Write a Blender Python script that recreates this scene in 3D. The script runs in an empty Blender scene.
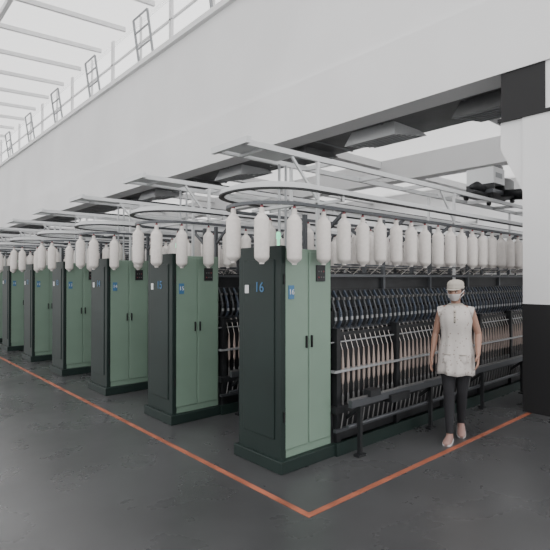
import bpy, math, random
from mathutils import Vector, Matrix
random.seed(4)
PI=math.pi
# ------------------------------------------------------------------ materials
def mat(name,col,rough=.5,metal=0.0,noise=None,spec=.5,emit=None,bump=0.0):
    m=bpy.data.materials.new(name); m.use_nodes=True
    nt=m.node_tree; b=nt.nodes['Principled BSDF']
    b.inputs['Base Color'].default_value=(*col,1); b.inputs['Roughness'].default_value=rough
    b.inputs['Metallic'].default_value=metal
    b.inputs['Specular IOR Level'].default_value=spec
    if noise:
        sc,amt=noise
        tc=nt.nodes.new('ShaderNodeTexCoord'); n=nt.nodes.new('ShaderNodeTexNoise')
        n.inputs['Scale'].default_value=sc; n.inputs['Detail'].default_value=5
        nt.links.new(tc.outputs['Object'],n.inputs['Vector'])
        r=nt.nodes.new('ShaderNodeValToRGB')
        r.color_ramp.elements[0].position=.3; r.color_ramp.elements[1].position=.7
        r.color_ramp.elements[0].color=(*[c*(1-amt) for c in col],1)
        r.color_ramp.elements[1].color=(*[min(1,c*(1+amt)) for c in col],1)
        nt.links.new(n.outputs['Fac'],r.inputs['Fac']); nt.links.new(r.outputs['Color'],b.inputs['Base Color'])
    if emit:
        b.inputs['Emission Color'].default_value=(*emit[0],1); b.inputs['Emission Strength'].default_value=emit[1]
    return m
def translucent(name,col,fac,clear=0.0):
    m=bpy.data.materials.new(name); m.use_nodes=True; nt=m.node_tree
    nt.nodes.remove(nt.nodes['Principled BSDF']); o=nt.nodes['Material Output']
    d=nt.nodes.new('ShaderNodeBsdfDiffuse'); t=nt.nodes.new('ShaderNodeBsdfTranslucent'); x=nt.nodes.new('ShaderNodeMixShader')
    d.inputs[0].default_value=(*col,1); t.inputs[0].default_value=(*col,1); x.inputs[0].default_value=fac
    nt.links.new(d.outputs[0],x.inputs[1]); nt.links.new(t.outputs[0],x.inputs[2])
    y=nt.nodes.new('ShaderNodeMixShader'); tr=nt.nodes.new('ShaderNodeBsdfTransparent'); y.inputs[0].default_value=clear
    nt.links.new(x.outputs[0],y.inputs[1]); nt.links.new(tr.outputs[0],y.inputs[2]); nt.links.new(y.outputs[0],o.inputs[0])
    return m
M_floor=mat('polished_concrete',(.053,.054,.056),.27,noise=(.6,.32))
fn=M_floor.node_tree; fb=fn.nodes['Principled BSDF']
n2=fn.nodes.new('ShaderNodeTexNoise'); n2.inputs['Scale'].default_value=2.2; n2.inputs['Detail'].default_value=6
mr=fn.nodes.new('ShaderNodeMapRange'); mr.inputs['To Min'].default_value=.18; mr.inputs['To Max'].default_value=.40
fn.links.new(fn.nodes['Texture Coordinate'].outputs['Object'],n2.inputs['Vector']); fn.links.new(n2.outputs['Fac'],mr.inputs['Value']); fn.links.new(mr.outputs['Result'],fb.inputs['Roughness'])
M_wall=mat('white_plaster',(.66,.66,.665),.9,noise=(.5,.05))
M_roof=translucent('translucent_roof_sheet',(.92,.92,.92),.68,.25)  # see-through mix added so the sky brightens both ceilings and the hall
M_glass=translucent('frosted_glazing',(.95,.96,.98),.8,.85)
M_frame=mat('window_steel',(.24,.25,.26),.6)
M_orange=mat('orange_floor_paint',(.27,.085,.048),.55,noise=(5,.35))
M_lgreen=mat('light_green_enamel',(.150,.218,.172),.45,noise=(2,.06))
M_dgreen=mat('dark_green_enamel',(.012,.021,.019),.5,noise=(2,.15),spec=.25)
M_black=mat('black_paint',(.012,.012,.013),.6,spec=.3)
M_dark=mat('dark_metal',(.015,.016,.018),.5,.3,noise=(8,.3))  # near-black mottled metal for frame cores, rails, hoses and fittings
M_grey=mat('grey_steel',(.075,.08,.088),.4,.5)
M_peg=mat('shaded_spindle_steel',(.13,.13,.13),.45,.4)  # steel colour darkened to stand for the weak roof light on the frames
M_bright=mat('bright_steel',(.32,.33,.34),.35,.4)
M_white=mat('white_enamel',(.52,.53,.54),.4)
M_blue=mat('blue_grey_plastic',(.050,.062,.085),.35)
M_yarn=mat('roving_cotton',(.62,.585,.56),.95,noise=(40,.05))
M_cop=mat('pinkish_yarn',(.31,.25,.225),.9)
M_red=mat('red_plastic',(.20,.04,.05),.4)
M_sign=mat('blue_sign_paint',(.04,.13,.25),.5)
M_lampg=mat('green_signal_lamp',(.2,.7,.4),.4,emit=((.3,1,.6),.8))
M_duct=mat('galvanised_duct',(.17,.172,.175),.6,.2,noise=(2,.15))
# ------------------------------------------------------------------ mesh builder
class MB:
    def __init__(s): s.v=[];s.f=[];s.m=[];s.mats=[]
    def mi(s,m):
        if m not in s.mats: s.mats.append(m)
        return s.mats.index(m)
    def add(s,vs,fs,m):
        o=len(s.v); s.v+= [tuple(v) for v in vs]; k=s.mi(m)
        for f in fs: s.f.append(tuple(i+o for i in f)); s.m.append(k)
    def box(s,x0,x1,y0,y1,z0,z1,m):
        vs=[(x,y,z) for x in(x0,x1) for y in(y0,y1) for z in(z0,z1)]
        s.add(vs,[(0,1,3,2),(4,6,7,5),(0,4,5,1),(2,3,7,6),(0,2,6,4),(1,5,7,3)],m)
    def bar(s,p0,p1,w,h,m,up=(0,0,1)):
        p0=Vector(p0);p1=Vector(p1);t=(p1-p0).normalized();u=t.cross(Vector(up))
        if u.length<1e-4:u=t.cross(Vector((1,0,0)))
        u.normalize();v=u.cross(t)
        vs=[p+u*a*w/2+v*b*h/2 for p in(p0,p1) for a,b in((-1,-1),(1,-1),(1,1),(-1,1))]
        s.add(vs,[(0,1,2,3),(7,6,5,4),(0,4,5,1),(1,5,6,2),(2,6,7,3),(3,7,4,0)],m)
    def lathe(s,cx,cy,cz,prof,n,m):
        vs=[];fs=[]
        for r,z in prof:
            for i in range(n):
                a=2*PI*i/n; vs.append((cx+r*math.cos(a),cy+r*math.sin(a),cz+z))
        for j in range(len(prof)-1):
            for i in range(n):
                k=(i+1)%n; fs.append((j*n+i,j*n+k,(j+1)*n+k,(j+1)*n+i))
        fs.append(tuple(range(n))[::-1]); fs.append(tuple((len(prof)-1)*n+i for i in range(n)))
        s.add(vs,fs,m)
    def rings(s,rs,m,cap=True):
        n=len(rs[0]);vs=[p for r in rs for p in r];fs=[]
        for j in range(len(rs)-1):
            for i in range(n):
                k=(i+1)%n; fs.append((j*n+i,j*n+k,(j+1)*n+k,(j+1)*n+i))
        if cap:
            fs.append(tuple(range(n))[::-1]); fs.append(tuple((len(rs)-1)*n+i for i in range(n)))
        s.add(vs,fs,m)
    def tube(s,pts,rad,n,m,flat=1.0,ref=(0,1,0),rnd=False):
        pts=[Vector(p) for p in pts]
        if not isinstance(rad,(list,tuple)): rad=[rad]*len(pts)
        rad=list(rad)
        if rnd:
            t0=(pts[0]-pts[1]).normalized();t1=(pts[-1]-pts[-2]).normalized()
            a=[(pts[0]+t0*rad[0]*math.sin(q),rad[0]*math.cos(q)) for q in(1.35,1.0,.5)]
            b=[(pts[-1]+t1*rad[-1]*math.sin(q),rad[-1]*math.cos(q)) for q in(.5,1.0,1.35)]
            pts=[x[0] for x in a]+pts+[x[0] for x in b]; rad=[x[1] for x in a]+rad+[x[1] for x in b]
        rs=[]
        for i,p in enumerate(pts):
            t=(pts[min(i+1,len(pts)-1)]-pts[max(i-1,0)]).normalized()
            u=t.cross(Vector(ref))
            if u.length<1e-3:u=t.cross(Vector((1,0,.1)))
            u.normalize();v=u.cross(t)
            rs.append([p+u*math.cos(2*PI*k/n)*rad[i]+v*math.sin(2*PI*k/n)*rad[i]*flat for k in range(n)])
        s.rings(rs,m)
    def ell(s,c,r,m,n=16,k=10):
        rs=[]
        for j in range(1,k):
            a=PI*j/k-PI/2
            rs.append([(c[0]+r[0]*math.cos(a)*math.cos(2*PI*i/n),c[1]+r[1]*math.cos(a)*math.sin(2*PI*i/n),c[2]+r[2]*math.sin(a)) for i in range(n)])
        s.rings(rs,m)
    def mesh(s,name,smooth=False):
        me=bpy.data.meshes.new(name); me.from_pydata(s.v,[],s.f)
        for m in s.mats: me.materials.append(m)
        me.polygons.foreach_set('material_index',s.m)
        if smooth: me.polygons.foreach_set('use_smooth',[True]*len(s.f))
        me.update(); return me
    def obj(s,name,smooth=False,parent=None,bevel=0):
        o=bpy.data.objects.new(name,s.mesh(name,smooth)); bpy.context.collection.objects.link(o)
        if parent:o.parent=parent
        if bevel: addbev(o,bevel)
        return o
def addbev(o,w):
    b=o.modifiers.new('bevel','BEVEL'); b.width=w; b.segments=2; b.limit_method='ANGLE'
def empty(name,loc=(0,0,0),rz=0):
    e=bpy.data.objects.new(name,None); e.location=loc; e.rotation_euler=(0,0,rz)
    bpy.context.collection.objects.link(e); e.empty_display_size=.2; return e
# ------------------------------------------------------------------ room
def boxobj(name,*a,m,bevel=0):
    b=MB(); b.box(*a,m); return b.obj(name,bevel=bevel)
boxobj('floor',-9,18,-7,46,-.2,0,m=M_floor)
b=MB(); b.box(5.95,6.3,-7,46,4.0,7.35,M_wall); b.box(5.87,5.95,-7,46,4.0,4.95,M_wall); b.box(5.85,5.95,-7,46,7.22,7.35,M_wall)
b.obj('wall_upper')
boxobj('wall_back',16,16.25,-7,46,0,4.9,m=M_wall)
boxobj('wall_end',-9,16,45.8,46,0,9,m=M_wall)
b=MB()
def rz(x): return 8.75-(5.9-x)*.06
b.add([(-9,4,rz(-9)),(6.3,4,8.77),(6.3,46,8.77),(-9,46,rz(-9))],[(0,1,2,3)],M_roof)
for i in range(24):
    y=4.5+i*1.75
    b.bar((-9,y,rz(-9)-.06),(6.0,y,8.69),.08,.12,M_wall)
for x in (-6,-3,0,3):
    b.box(x-.05,x+.05,4,46,rz(x)-.25,rz(x)-.12,M_wall)
b.obj('ceiling')
b=MB(); b.box(6.3,16,-7,46,4.75,4.8,M_roof)
for i in range(12): b.box(6.3,16,-4+i*4,-3.8+i*4,4.56,4.75,M_wall)
b.obj('ceiling_side_bay')
boxobj('side_bay_beam_1',11.0,11.4,-7,46,4.15,4.75,m=M_wall)  # ceiling beam of the side bay, kept apart from the ribs
n=0
for i in range(11):
    y0=7.2+i*3.5; b=MB(); n+=1
    b.box(6.1,6.11,y0,y0+3.45,7.35,8.7,M_glass)
    for yy in (y0,y0+1.6,y0+3.4): b.box(6.0,6.06,yy,yy+.04,7.35,8.7,M_wall)
    b.box(6.0,6.06,y0,y0+3.45,7.95,7.99,M_wall)
    for yy in (y0+.8,y0+1.6): b.bar((5.98,yy,7.3),(5.80,yy,8.5),.05,.05,M_frame)
    for zz in (7.35,7.75,8.15,8.5):
        t=(zz-7.3)/1.2; b.bar((5.98-.18*t,y0+.8,zz),(5.98-.18*t,y0+1.6,zz),.035,.035,M_frame)
    b.obj('window_%d'%n)
b=MB(); b.box(2.247,2.293,2.20,45.5,.0,.003,M_orange); b.box(2.293,5.88,2.20,2.246,.0,.003,M_orange)
b.obj('floor_marking_line')
# column
b=MB()
b.box(5.9,6.45,1.7,2.3,1.25,4.0,M_wall); b.box(5.895,6.455,1.695,2.305,0,1.25,M_black)
vs=[(x,y,z) for x in(5.92,6.43) for y,z in((2.3,2.55),(2.56,3.1),(2.56,3.42),(2.3,3.42))]
b.add(vs,[(3,2,1,0),(4,5,6,7),(0,1,5,4),(1,2,6,5),(2,3,7,6)],M_wall)
b.box(5.88,6.47,1.72,2.58,3.42,3.46,M_black); b.box(5.89,6.46,2.05,2.54,3.46,4.0,M_black)  # black plate and block fill the dark area above the corbel
b.obj('concrete_column')
# ducts under side bay ceiling
D=empty('air_duct')
b=MB()
b.box(6.75,7.95,0,44,4.22,4.52,M_duct)
for i in range(29):
    b.box(6.73,7.97,.5+i*1.5,.54+i*1.5,4.20,4.555,M_frame)
b.obj('duct_trunk',parent=D)
for i in range(7):
    y=2.6+i*2.1
    b=MB()
    vs=[(6.85,y,3.96),(7.85,y,4.12),(7.85,y+1.1,4.12),(6.85,y+1.1,3.96),(6.95,y+.1,4.22),(7.75,y+.1,4.22),(7.75,y+1.0,4.22),(6.95,y+1.0,4.22)]
    mm=M_white if i%2 else M_duct
    b.add(vs,[(0,3,2,1),(4,5,6,7),(0,1,5,4),(1,2,6,5),(2,3,7,6),(3,0,4,7)],mm)
    for k in range(6):
        xx=6.9+k*.16; b.bar((xx,y+.04,3.955+(xx-6.85)*.16),(xx,y+1.06,3.955+(xx-6.85)*.16),.03,.02,M_bright if i%2 else M_frame)
    b.obj('diffuser_%d'%(i+1),parent=D)
# ------------------------------------------------------------------ spinning frame meshes (local: x along machine)
L=10.8
c=MB()
c.box(0.03,.58,-.265,.265,.1,1.79,M_lgreen)
c.box(.02,.285,-.275,-.262,.17,1.77,M_lgreen); c.box(.30,.565,-.275,-.262,.17,1.77,M_lgreen)
c.box(.02,.285,.262,.275,.17,1.77,M_lgreen); c.box(.30,.565,.262,.275,.17,1.77,M_lgreen)
c.box(-.02,.035,-.275,.275,.08,1.81,M_dgreen)
c.box(-.05,.66,-.31,.31,0,.1,M_dgreen)
c.box(-.03,-.018,-.20,.20,.25,1.70,M_dgreen)
cab=c.mesh('end_cabinet')
c=MB()
c.box(.38,.49,-.283,-.274,1.52,1.66,M_dark)
for i in range(3):
    for j in range(2): c.box(.40+i*.03,.412+i*.03,-.288,-.282,1.55+j*.05,1.562+j*.05,M_red if (i+j)%3==0 else M_peg)
c.box(.255,.266,-.292,-.274,.97,1.07,M_black)
c.box(.318,.329,-.292,-.274,.97,1.07,M_black)
c.box(.06,.12,-.281,-.274,1.38,1.49,M_sign)
c.box(-.036,-.028,.12,.17,1.42,1.49,M_white)
for z in (.4,1.5): 
    c.box(.005,.02,-.285,-.26,z,z+.08,M_black)
c.lathe(.2,.0,1.79,[(.012,0),(.012,.10),(.02,.10),(.02,.15),(.008,.16)],10,M_lampg)
fit=c.mesh('cabinet_fittings')
c=MB()
c.box(.58,L,-.10,.10,.08,1.60,M_dark)
c.box(.58,L,-.31,.31,0,.07,M_dgreen)
c.box(.58,L,-.335,-.31,0,.11,M_dgreen); c.box(.58,L,.31,.335,0,.11,M_dgreen)
for sg in(-1,1):
    def B(x0,x1,ya,yb,z0,z1,m): c.box(x0,x1,min(sg*ya,sg*yb),max(sg*ya,sg*yb),z0,z1,m)
    B(.58,L,.10,.24,1.02,1.06,M_dark)
    B(.58,L,.10,.17,1.36,1.44,M_dark)
    B(.58,L,.25,.31,.715,.735,M_bright)
    B(.58,L,.235,.32,.36,.42,M_dark)
    B(.58,L,.10,.26,.10,.36,M_dark)
    B(.58,L,.10,.20,.42,1.02,M_dark)
    B(.58,L,.29,.325,.20,.225,M_grey)
    B(.58,L,.20,.23,1.56,1.585,M_grey)
    B(.58,L,.30,.315,1.66,1.675,M_grey)
    B(.58,L,.255,.27,.975,.985,M_bright)
    for sec in range(int((L-.58)/.9)+1):
        x=.62+sec*.9
        B(x,x+.05,.10,.30,.07,1.10,M_dark)
        c.bar((x+.025,sg*.12,1.42),(x+.025,sg*.12,2.15),.035,.035,M_grey)
        c.bar((x+.025,sg*.12,1.95),(x+.025,sg*.37,2.13),.02,.03,M_grey)
    x=.64;k=0
    while x<L-.03:
        p=[(x,sg*.13,1.40),(x,sg*.17,1.43),(x,sg*.215,1.36),(x,sg*.262,1.23),(x,sg*.258,1.15),(x,sg*.225,1.10)]
        for a,q in zip(p[:-1],p[1:]): c.bar(a,q,.022,.018,M_blue if k%2 else M_grey,up=(1,0,0))
        c.bar((x-.03,sg*.20,1.09),(x+.03,sg*.20,1.09),.03,.03,M_grey)
        c.bar((x-.024,sg*.235,1.27),(x+.024,sg*.235,1.27),.035,.03,M_black)
        c.box(x-.012,x+.012,min(sg*.262,sg*.274),max(sg*.262,sg*.274),1.17,1.20,M_bright)
        c.box(x-.012,x+.012,min(sg*.215,sg*.245),max(sg*.215,sg*.245),1.35,1.375,M_peg)
        c.bar((x,sg*.22,1.08),(x,sg*.285,.90),.004,.004,M_yarn)
        c.lathe(x,sg*.285,0,[(.006,.42),(.006,.60),(.012,.62),(.0145,.66),(.0145,.78),(.008,.86),(.005,.91)],6,M_cop)
        c.lathe(x,sg*.285,0,[(.012,.40),(.012,.50),(.006,.52),(.006,.62)],6,M_peg)
        c.bar((x+.02,sg*.31,.215),(x+.035,sg*.325,.36),.010,.010,M_peg)
        x+=.075;k+=1
body=c.mesh('spinning_section')
c=MB()
c.box(.62,L,-.47,-.43,.44,.50,M_grey)
c.box(.62,L,-.46,-.44,.50,.515,M_peg)
c.tube([(.62,-.42,.27),(L,-.42,.27)],.016,8,M_grey)
for i in range(9):
    x=.75+i*1.15
    c.bar((x,-.45,.0),(x,-.45,.45),.035,.03,M_dark)
    c.bar((x,-.45,.42),(x,-.30,.30),.03,.03,M_dark)
    c.box(x-.05,x+.05,-.48,-.42,0,.02,M_dark)
c.box(1.15,1.45,-.50,-.40,.40,.47,M_dark); c.box(.85,1.0,-.49,-.41,.50,.56,M_dark)
rail=c.mesh('doffing_rail')
def stadium(r,cx,z,x1,n=14):
    p=[(x1,-r,z),(cx,-r,z)]
    for i in range(1,n): 
        a=-PI/2-PI*i/n; p.append((cx+r*math.cos(a),r*math.sin(a),z))
    p+=[(cx,r,z),(x1,r,z)]
    return p
def flatpath(c,pts,w,h,m):
    pts=[Vector(p) for p in pts]; rs=[]
    for i,p in enumerate(pts):
        t=(pts[min(i+1,len(pts)-1)]-pts[max(i-1,0)]).normalized(); u=Vector((-t.y,t.x,0))
        rs.append([p+u*w/2-Vector((0,0,h/2)),p-u*w/2-Vector((0,0,h/2)),p-u*w/2+Vector((0,0,h/2)),p+u*w/2+Vector((0,0,h/2))])
    c.rings(rs,m)
c=MB()
flatpath(c,stadium(.37,.12,2.14,L),.04,.025,M_grey)
flatpath(c,stadium(.46,.16,2.265,L,24),.022,.030,M_white)
flatpath(c,stadium(.46,.16,2.24,L,24),.045,.010,M_dark)
flatpath(c,stadium(.415,.16,2.295,L,24),.015,.012,M_white)
for y in(-.17,.17): c.box(-.32,L,y-.016,y+.016,2.58,2.625,M_white)
c.box(-.34,-.30,-.24,.24,2.58,2.63,M_white)
for i in range(14):
    x=-.1+i*.8
    if x<L: c.box(x,x+.03,-.17,.17,2.58,2.62,M_white)
c.box(-.30,.30,-.13,.13,2.60,2.612,M_white)
for y in(-.02,.06): c.box(.45,L,y-.006,y+.006,2.66,2.675,M_dark)
for i in range(5):
    x=.5+i*2.4
    for y in(-.17,.17):
        c.box(x,x+.026,y-.013,y+.013,1.45 if x>.6 else 1.79,2.58,M_white)
    c.box(x,x+.026,-.46,.46,2.19,2.215,M_white)
    for s_ in(-1,1): c.box(x,x+.026,s_*.46-.012,s_*.46+.012,2.19,2.26,M_white)
    c.bar((x,-.17,2.25),(x-.3,-.17,2.57),.02,.02,M_white)
c.box(.2,.24,-.37,.37,2.155,2.18,M_white)
for x in (.30,.38): c.tube([(x,.1,2.57),(x,.1,1.79)],.012,8,M_bright)
track=c.mesh('overhead_track')
c=MB(); pos=[]
s=.374
while s<L-.1: pos.append((s,-.37)); pos.append((s+.05,.37)); s+=.26
for dg_ in (-102,-143,172):
    a=math.radians(dg_); pos.append((.12+.37*math.cos(a),.37*math.sin(a)))
prof=[(.018,0),(.021,.012),(.046,.032),(.056,.045),(.059,.055),(.0605,.20),(.0595,.345),(.056,.356),(.030,.392),(.022,.398),(.020,.44),(.011,.445)]
for (x,y) in pos:
    dz=random.uniform(-.012,.008)
    c.lathe(x,y,1.665+dz,prof,18,M_yarn)
    c.tube([(x,y,2.09+dz),(x,y,2.14)],.009,6,M_dark)
    c.lathe(x,y,2.107+dz,[(.009,0),(.013,.005),(.013,.015),(.009,.02)],8,M_red)
    if x>.62: c.bar((x,y,1.67),(x+.05,math.copysign(.2,y),1.57),.004,.004,M_yarn)
bob=c.mesh('roving_bobbins')
for p in bob.polygons: p.use_smooth=len(p.vertices)==4
try: bob.set_sharp_from_angle(angle=math.radians(24))
except Exception: pass
def txt(s,size,loc,rot,parent,name):
    cu=bpy.data.curves.new(name,'FONT'); cu.body=s; cu.size=size; cu.extrude=.002; cu.align_x='CENTER'; cu.align_y='CENTER'
    o=bpy.data.objects.new(name,cu); bpy.context.collection.objects.link(o)
    dg=bpy.context.evaluated_depsgraph_get(); me=bpy.data.meshes.new_from_object(o.evaluated_get(dg))
    bpy.data.objects.remove(o); q=bpy.data.objects.new(name,me); bpy.context.collection.objects.link(q)
    q.location=loc;q.rotation_euler=rot;q.parent=parent
    return q
for k in range(12):
    e=empty('spinning_frame',(2.61,3.12+1.71*k,0))
    for nm,me in (('end_cabinet',cab),('cabinet_fittings',fit),('spinning_section',body),('doffing_rail',rail),('overhead_track',track),('roving_bobbins',bob)):
        o=bpy.data.objects.new(nm,me); bpy.context.collection.objects.link(o); o.parent=e
        if nm=='end_cabinet': addbev(o,.006)
    if k<6:
        t=txt(str(16-k),.12,(-.033,-.02,1.47),(PI/2,0,-PI/2),e,'machine_number'); t.data.materials.append(M_sign)
        t=txt(str(16-k),.06,(.09,-.283,1.435),(PI/2,0,0),e,'number_plate_text'); t.data.materials.append(M_white)
# ------------------------------------------------------------------ overhead traveling cleaner on first track
e=empty('overhead_traveling_cleaner',(6.85,3.12,2.67))
b=MB()
b.box(-.42,.42,-.24,.24,.02,.07,M_grey)
b.box(-.36,-.02,-.22,.16,.16,.38,M_white)
b.box(-.30,-.10,-.224,-.218,.24,.31,M_frame)
b.box(-.36,-.33,-.225,.165,.05,.16,M_dark); b.box(-.05,-.02,-.225,.165,.05,.16,M_dark)
b.obj('control_box',parent=e,bevel=.01)
b=MB()
b.lathe(.2,0,.05,[(.19,0),(.24,.04),(.24,.20),(.2,.24),(.1,.26),(.1,.42),(.08,.45)],24,M_duct)
b.tube([(-.05,-.2,.05),(-.05,-.48,.03),(-.05,-.56,-.10),(-.05,-.56,-.4)],[.05,.05,.05,.035],12,M_dark,ref=(1,0,0))
b.tube([(.3,-.2,.06),(.3,-.48,.03),(.3,-.56,-.1),(.3,-.56,-.4)],[.06,.06,.05,.035],12,M_dark,ref=(1,0,0))
b.tube([(-.42,-.1,.08),(-.6,-.1,.1),(-.75,-.1,.07)],[.05,.06,.03],12,M_dark)
b.tube([(.42,.05,.15),(.5,.05,.22),(.6,.05,.05)],.03,10,M_black)
b.obj('blower_housing',parent=e,smooth=True)
b=MB()
for x in(-.35,.35):
    for y in(-.17,.17):
        b.tube([(x,y-.02,.0),(x,y+.02,.0)],.04,12,M_black)
b.box(-.75,-.42,-.14,-.06,.0,.03,M_dark)
b.obj('drive_wheels',parent=e)
# ------------------------------------------------------------------ woman
M_skin=mat('skin',(.30,.175,.13),.55,noise=(30,.05))
M_pants=mat('black_trousers',(.012,.012,.015),.85)
M_dress=mat('printed_apron',(.66,.62,.58),.9)
nt=M_dress.node_tree; bs=nt.nodes['Principled BSDF']
tc=nt.nodes.new('ShaderNodeTexCoord'); vo=nt.nodes.new('ShaderNodeTexVoronoi'); vo.inputs['Scale'].default_value=30
cr=nt.nodes.new('ShaderNodeValToRGB'); cr.color_ramp.elements[0].position=.10; cr.color_ramp.elements[1].position=.28
cr.color_ramp.elements[0].color=(.26,.21,.19,1); cr.color_ramp.elements[1].color=(.47,.44,.42,1)
nt.links.new(tc.outputs['Object'],vo.inputs['Vector']); nt.links.new(vo.outputs['Distance'],cr.inputs['Fac']); nt.links.new(cr.outputs['Color'],bs.inputs['Base Color'])
M_cap=mat('cap_cloth',(.38,.35,.31),.9); M_mask=mat('mask_cloth',(.46,.44,.44),.9); M_hair=mat('black_hair',(.015,.012,.012),.6)
M_shoe=mat('pinkish_canvas',(.26,.16,.14),.7); M_eye=mat('eye_dark',(.02,.012,.01),.2)
W=empty('woman_worker',(4.44,2.355,0),math.radians(-66))
W.scale=(.98,.98,.98)
def arm(b,sg,el,wr,sh=None):
    sh=sh or Vector((sg*.138,.01,1.255)); el=Vector(el); wr=Vector(wr)
    b.tube([(sg*.06,.01,1.27),sh,sh.lerp(el,.35),el.lerp(sh,.1),el],[.05,.047,.039,.033,.031],14,M_skin,rnd=True)
    b.tube([el,el.lerp(wr,.3),el.lerp(wr,.75),wr],[.031,.033,.025,.021],14,M_skin,rnd=True)
    d=(wr-el).normalized(); d=(d+Vector((0,-.12,-.25))).normalized()
    f=Vector((0,-1,0)); f=(f-d*f.dot(d)).normalized(); nrm=d.cross(f).normalized()
    if nrm.x*sg>0: nrm=-nrm
    for t in(-.024,-.008,.008,.024):
        b.tube([wr-d*.01+f*t*.6,wr+d*.04+f*t,wr+d*.085+f*t*1.05],[.013,.0135,.0115],10,M_skin,rnd=True)
    for t,ln,cu in((.033,.066,.25),(.011,.076,.32),(-.011,.070,.40),(-.032,.054,.48)):
        p=wr+d*.085+f*t; pts=[p]; dd=d.copy()
        for seg,a in((.42,cu*.5),(.32,cu*.7),(.26,cu*.6)):
            dd=(dd+nrm*a).normalized(); p=p+dd*ln*seg; pts.append(p)
        b.tube(pts,[.0088,.0082,.0074,.006],8,M_skin,rnd=True)
    p=wr+d*.025+f*.022
    b.tube([p,p+(d*.6+f*.8).normalized()*.03+nrm*.006,p+(d*.75+f*.65).normalized()*.055+nrm*.014,p+(d*.9+f*.45).normalized()*.075+nrm*.02],[.013,.011,.0095,.007],8,M_skin,rnd=True)
b=MB()
def ering(z,rx,ry,cy=0,n=28): 
    return [(rx*math.cos(2*PI*i/n),cy+ry*math.sin(2*PI*i/n),z) for i in range(n)]
b.rings([ering(.74,.10,.07),ering(.80,.14,.10),ering(.88,.145,.10),ering(.98,.115,.085),ering(1.06,.12,.088),ering(1.15,.13,.10,-.01),ering(1.23,.13,.085),ering(1.28,.10,.06),ering(1.31,.05,.05)],M_skin)
b.tube([(0,.015,1.26),(0,.01,1.31),(0,0,1.38)],[.050,.043,.043],16,M_skin,rnd=True)
b.tube([(-.070,0,.82),(-.070,-.03,.66),(-.060,-.075,.46)],[.088,.072,.052],16,M_skin,rnd=True)
b.tube([(-.060,-.075,.46),(-.056,-.075,.34),(-.052,-.10,.18),(-.050,-.115,.07)],[.051,.052,.041,.034],16,M_skin,rnd=True)
b.tube([(.070,0,.82),(.068,.005,.66),(.055,.02,.46)],[.088,.072,.052],16,M_skin,rnd=True)
b.tube([(.055,.02,.46),(.048,.07,.34),(.040,.13,.19),(.036,.17,.10)],[.051,.052,.041,.034],16,M_skin,rnd=True)
arm(b,-1,(-.195,.035,1.02),(-.225,-.01,.80))
arm(b,1,(.205,.07,1.03),(.205,-.05,.84))
body_o=b.obj('body',parent=W)
bpy.context.view_layer.update()
r=body_o.modifiers.new('r','REMESH'); r.mode='VOXEL'; r.voxel_size=.0035
sm=body_o.modifiers.new('s','SMOOTH'); sm.factor=.5; sm.iterations=3
dg=bpy.context.evaluated_depsgraph_get(); me=bpy.data.meshes.new_from_object(body_o.evaluated_get(dg))
body_o.modifiers.clear(); body_o.data=me
me.materials.clear(); me.materials.append(M_skin); me.materials.append(M_pants)
for p in me.polygons:
    p.use_smooth=True; c_=p.center
    p.material_index=1 if (c_.z<.90 and abs(c_.x)<.160 and c_.z>.075) else 0
b=MB(); n=72
def fr(z,rx,ry,cy,w):
    out=[]
    for i in range(n):
        a=2*PI*i/n; k=w*(math.sin(9*a+.5)+.5*math.sin(14*a+z*5))
        out.append(((rx+k)*math.cos(a),cy+(ry+k)*math.sin(a),z+w*.8*math.sin(5*a)))
    return out
b.rings([fr(.640,.172,.160,-.012,.009),fr(.68,.170,.156,-.01,.008),fr(.76,.166,.146,0,.006),fr(.86,.160,.126,0,.005),fr(.94,.146,.110,0,.003),fr(1.0,.136,.103,0,.003),fr(1.08,.141,.110,-.004,.002),fr(1.155,.150,.125,-.012,.002),fr(1.21,.148,.115,-.006,.001),fr(1.255,.140,.095,0,0),fr(1.285,.122,.078,.004,0),fr(1.305,.090,.066,.008,0),fr(1.318,.066,.060,.008,0)],M_dress,cap=False)
o=b.obj('apron_dress',smooth=True,parent=W); so=o.modifiers.new('s','SOLIDIFY'); so.thickness=.006; so.offset=0
b=MB()
b.rings([ering(1.312,.071,.065,.008),ering(1.318,.078,.072,.006),ering(1.330,.062,.058,.006),ering(1.322,.056,.052,.008),ering(1.312,.071,.065,.008)],M_cap,cap=False)
b.bar((0,-.139,1.15),(0,-.104,1.27),.022,.004,M_cap,up=(0,1,0))
for sg in(-1,1):
    rs=[]
    for (t,rr) in ((0,.048),(.5,.056),(1.0,.060)):
        cx=sg*(.108+.055*t); cz=1.262-.028*t
        rs.append([(cx+.3*sg*math.sin(a)*rr*.6,.01+rr*math.cos(a)*(1+.02*t*math.sin(9*a)),cz+rr*math.sin(a)*.95) for a in [2*PI*i/32 for i in range(32)]])
    b.rings(rs,M_dress,cap=False)
    b.bar((sg*.04,-.140,.84),(sg*.105,-.126,.84),.012,.008,M_cap); b.ell((sg*.072,-.128,.79),(.038,.014,.045),M_dress)
for z in(1.25,1.2,1.15): b.ell((0,-.122-.02*max(0,(1.25-z)/.1)*.9,z),(.006,.004,.006),M_hair,8,6)
b.obj('apron_trim',smooth=True,parent=W)
H=empty('head',(0,-.012,1.445)); H.parent=W; H.rotation_euler=(math.radians(4),0,math.radians(-14))
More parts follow.
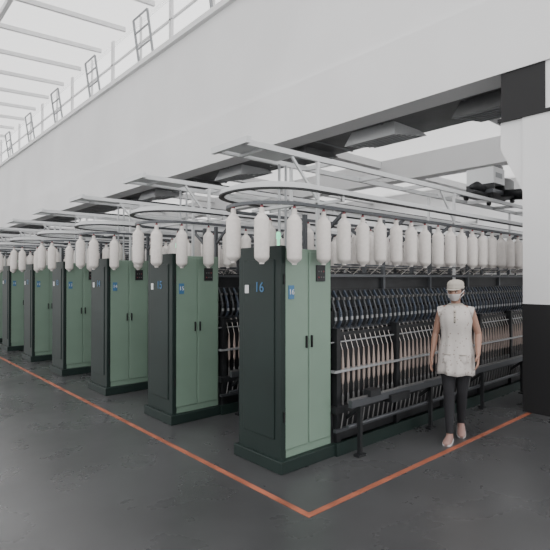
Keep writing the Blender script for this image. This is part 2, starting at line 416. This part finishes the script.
def headpt(a,e,k=1.0):
    ca=math.cos(e); x=.069*ca*math.cos(a); y=.088*ca*math.sin(a); z=.105*math.sin(e)
    if z<0: 
        t=-z/.105; x*=1-.30*t*t; 
        if y>0: y*=1-.35*t
    fx=math.exp(-(x/.012)**2) if y<0 else 0
    if y<0:
        y-= .016*fx*math.exp(-((z+.018)/.016)**2)+.006*fx*math.exp(-((z-.005)/.02)**2)
        y+= .006*math.exp(-((abs(x)-.028)/.013)**2)*math.exp(-((z-.005)/.012)**2)
        y-= .004*math.exp(-(x/.022)**2)*math.exp(-((z+.052)/.008)**2)
        y-= .006*math.exp(-(x/.02)**2)*math.exp(-((z+.09)/.012)**2)
    return Vector((x*k,y*k,z*k))
b=MB(); na=64;ne=48
b.rings([[headpt(2*PI*i/na,-PI/2+PI*(j+.5)/ne) for i in range(na)] for j in range(ne)],M_skin)
for sg in(-1,1):
    b.ell((sg*.071,.008,-.008),(.009,.018,.028),M_skin,12,8)
b.obj('face',smooth=True,parent=H)
b=MB()
for sg in(-1,1):
    b.ell((sg*.028,-.074,.004),(.012,.007,.0055),M_white,12,8); b.ell((sg*.028,-.0795,.004),(.0055,.003,.0055),M_eye,10,8)
    b.tube([(sg*.016,-.083,.020),(sg*.03,-.082,.025),(sg*.043,-.072,.020)],.0028,6,M_hair)
    b.tube([(sg*.014,-.080,.009),(sg*.028,-.082,.0115),(sg*.042,-.072,.008)],.0018,6,M_hair)
b.tube([(-.018,-.076,-.052),(0,-.080,-.050),(.018,-.076,-.052)],.004,6,M_red)
b.obj('facial_features',smooth=True,parent=H)
b=MB()
ang=[-PI/2+(-1+2*i/20)*1.05 for i in range(21)]
vs=[];fs=[]
for j in range(9):
    e_=-.95+j*.10
    for a in ang:
        p=headpt(a,e_*1.0); vs.append(Vector((p.x*1.05,p.y*1.05-.005,p.z)))
for j in range(8):
    for i in range(20): fs.append((j*21+i,j*21+i+1,(j+1)*21+i+1,(j+1)*21+i))
b.add(vs,fs,M_mask)
for sg in(-1,1):
    b.tube([(sg*.060,-.045,-.02),(sg*.076,-.01,.005),(sg*.079,.015,.015)],.0018,6,M_mask)
    b.tube([(sg*.055,-.04,-.055),(sg*.073,-.01,-.03),(sg*.076,.012,-.02)],.0018,6,M_mask)
o=b.obj('face_mask',smooth=True,parent=H); so=o.modifiers.new('s','SOLIDIFY'); so.thickness=.003
b=MB(); rs=[]
for j in range(14):
    e_=-.55+j*(PI/2+.5)/14
    rs.append([headpt(2*PI*i/na,e_,1.0)*1.08+Vector((0,.010,0)) if math.sin(2*PI*i/na)>-.42 or e_>.62 else headpt(2*PI*i/na,e_,.93) for i in range(na)])
b.rings(rs,M_hair); b.ell((0,.085,-.03),(.035,.03,.04),M_hair)
b.obj('hair',smooth=True,parent=H)
b=MB(); rs=[]
for j,(z,k) in enumerate(((.032,1.10),(.036,1.14),(.052,1.15),(.056,1.11),(.075,1.13),(.096,1.02),(.110,.80),(.118,.5),(.121,.15))):
    rs.append([(.069*k*math.cos(2*PI*i/na)*(1+.01*math.sin(16*2*PI*i/na)),.004+.090*k*math.sin(2*PI*i/na)*(1+.01*math.sin(16*2*PI*i/na)),z) for i in range(na)])
b.rings(rs,M_cap)
vs=[];fs=[]
for i in range(17):
    a=-PI/2+(-1+i/8)*.95; s1=Vector((.078*math.cos(a),.004+.100*math.sin(a),.036)); k=.5+.5*math.cos((i-8)/8*PI/2)
    vs+= [s1, s1+Vector((.2*math.cos(a)*.03,-.03*k,-.012*k))]
for i in range(16): fs.append((2*i,2*i+1,2*i+3,2*i+2))
b.add(vs,fs,M_cap)
o=b.obj('work_cap',smooth=True,parent=H)
def shoe(name,heel,ang,pitch):
    b=MB(); rs=[]
    prof=[(0.045,.022,.040),(.035,.032,.062),(.0,.036,.075),(-.04,.036,.062),(-.09,.040,.050),(-.13,.042,.042),(-.165,.034,.034),(-.185,.018,.024)]
    for y,w,h in prof:
        rs.append([(w*math.cos(a)*(1.0 if math.sin(a)<0 else .95),y,max(.0,h*.5+h*.62*math.sin(a))) for a in [2*PI*i/20 for i in range(20)]])
    b.rings(rs,M_shoe)
    rs=[]
    for y,w,h in prof: rs.append([(-w*1.06,y,0),(w*1.06,y,0),(w*1.06,y,.014),(-w*1.06,y,.014)])
    b.rings(rs,M_mask)
    o=b.obj(name,smooth=False,parent=W); o.location=heel; o.rotation_euler=(pitch,0,ang)
    for p in o.data.polygons: p.use_smooth = len(p.vertices)==4 and p.material_index==0
shoe('shoe_right',(-.050,-.118,.0),math.radians(-6),0)
shoe('shoe_left',(.035,.175,.055),math.radians(5),math.radians(17))
# ------------------------------------------------------------------ lights
w=bpy.data.worlds.new('overcast_sky'); bpy.context.scene.world=w; w.use_nodes=True
w.node_tree.nodes['Background'].inputs[0].default_value=(.965,.957,.95,1); w.node_tree.nodes['Background'].inputs[1].default_value=2.5
def area(name,loc,sx,sy,p,rot=(0,0,0)):
    l=bpy.data.lights.new(name,'AREA'); l.shape='RECTANGLE'; l.size=sx; l.size_y=sy; l.energy=p
    o=bpy.data.objects.new(name,l); o.location=loc; o.rotation_euler=rot; bpy.context.collection.objects.link(o)
area('side_bay_fill',(13.6,8,4.4),4,14,200)  # added fill light for the side bay, no fixture modelled
# ------------------------------------------------------------------ camera
cd=bpy.data.cameras.new('camera'); cd.lens=31.7; cd.sensor_width=36
co=bpy.data.objects.new('camera',cd); bpy.context.collection.objects.link(co)
co.location=(0,0,1.55); co.rotation_euler=(math.radians(90.35),0,math.radians(48.4-90))
bpy.context.scene.camera=co
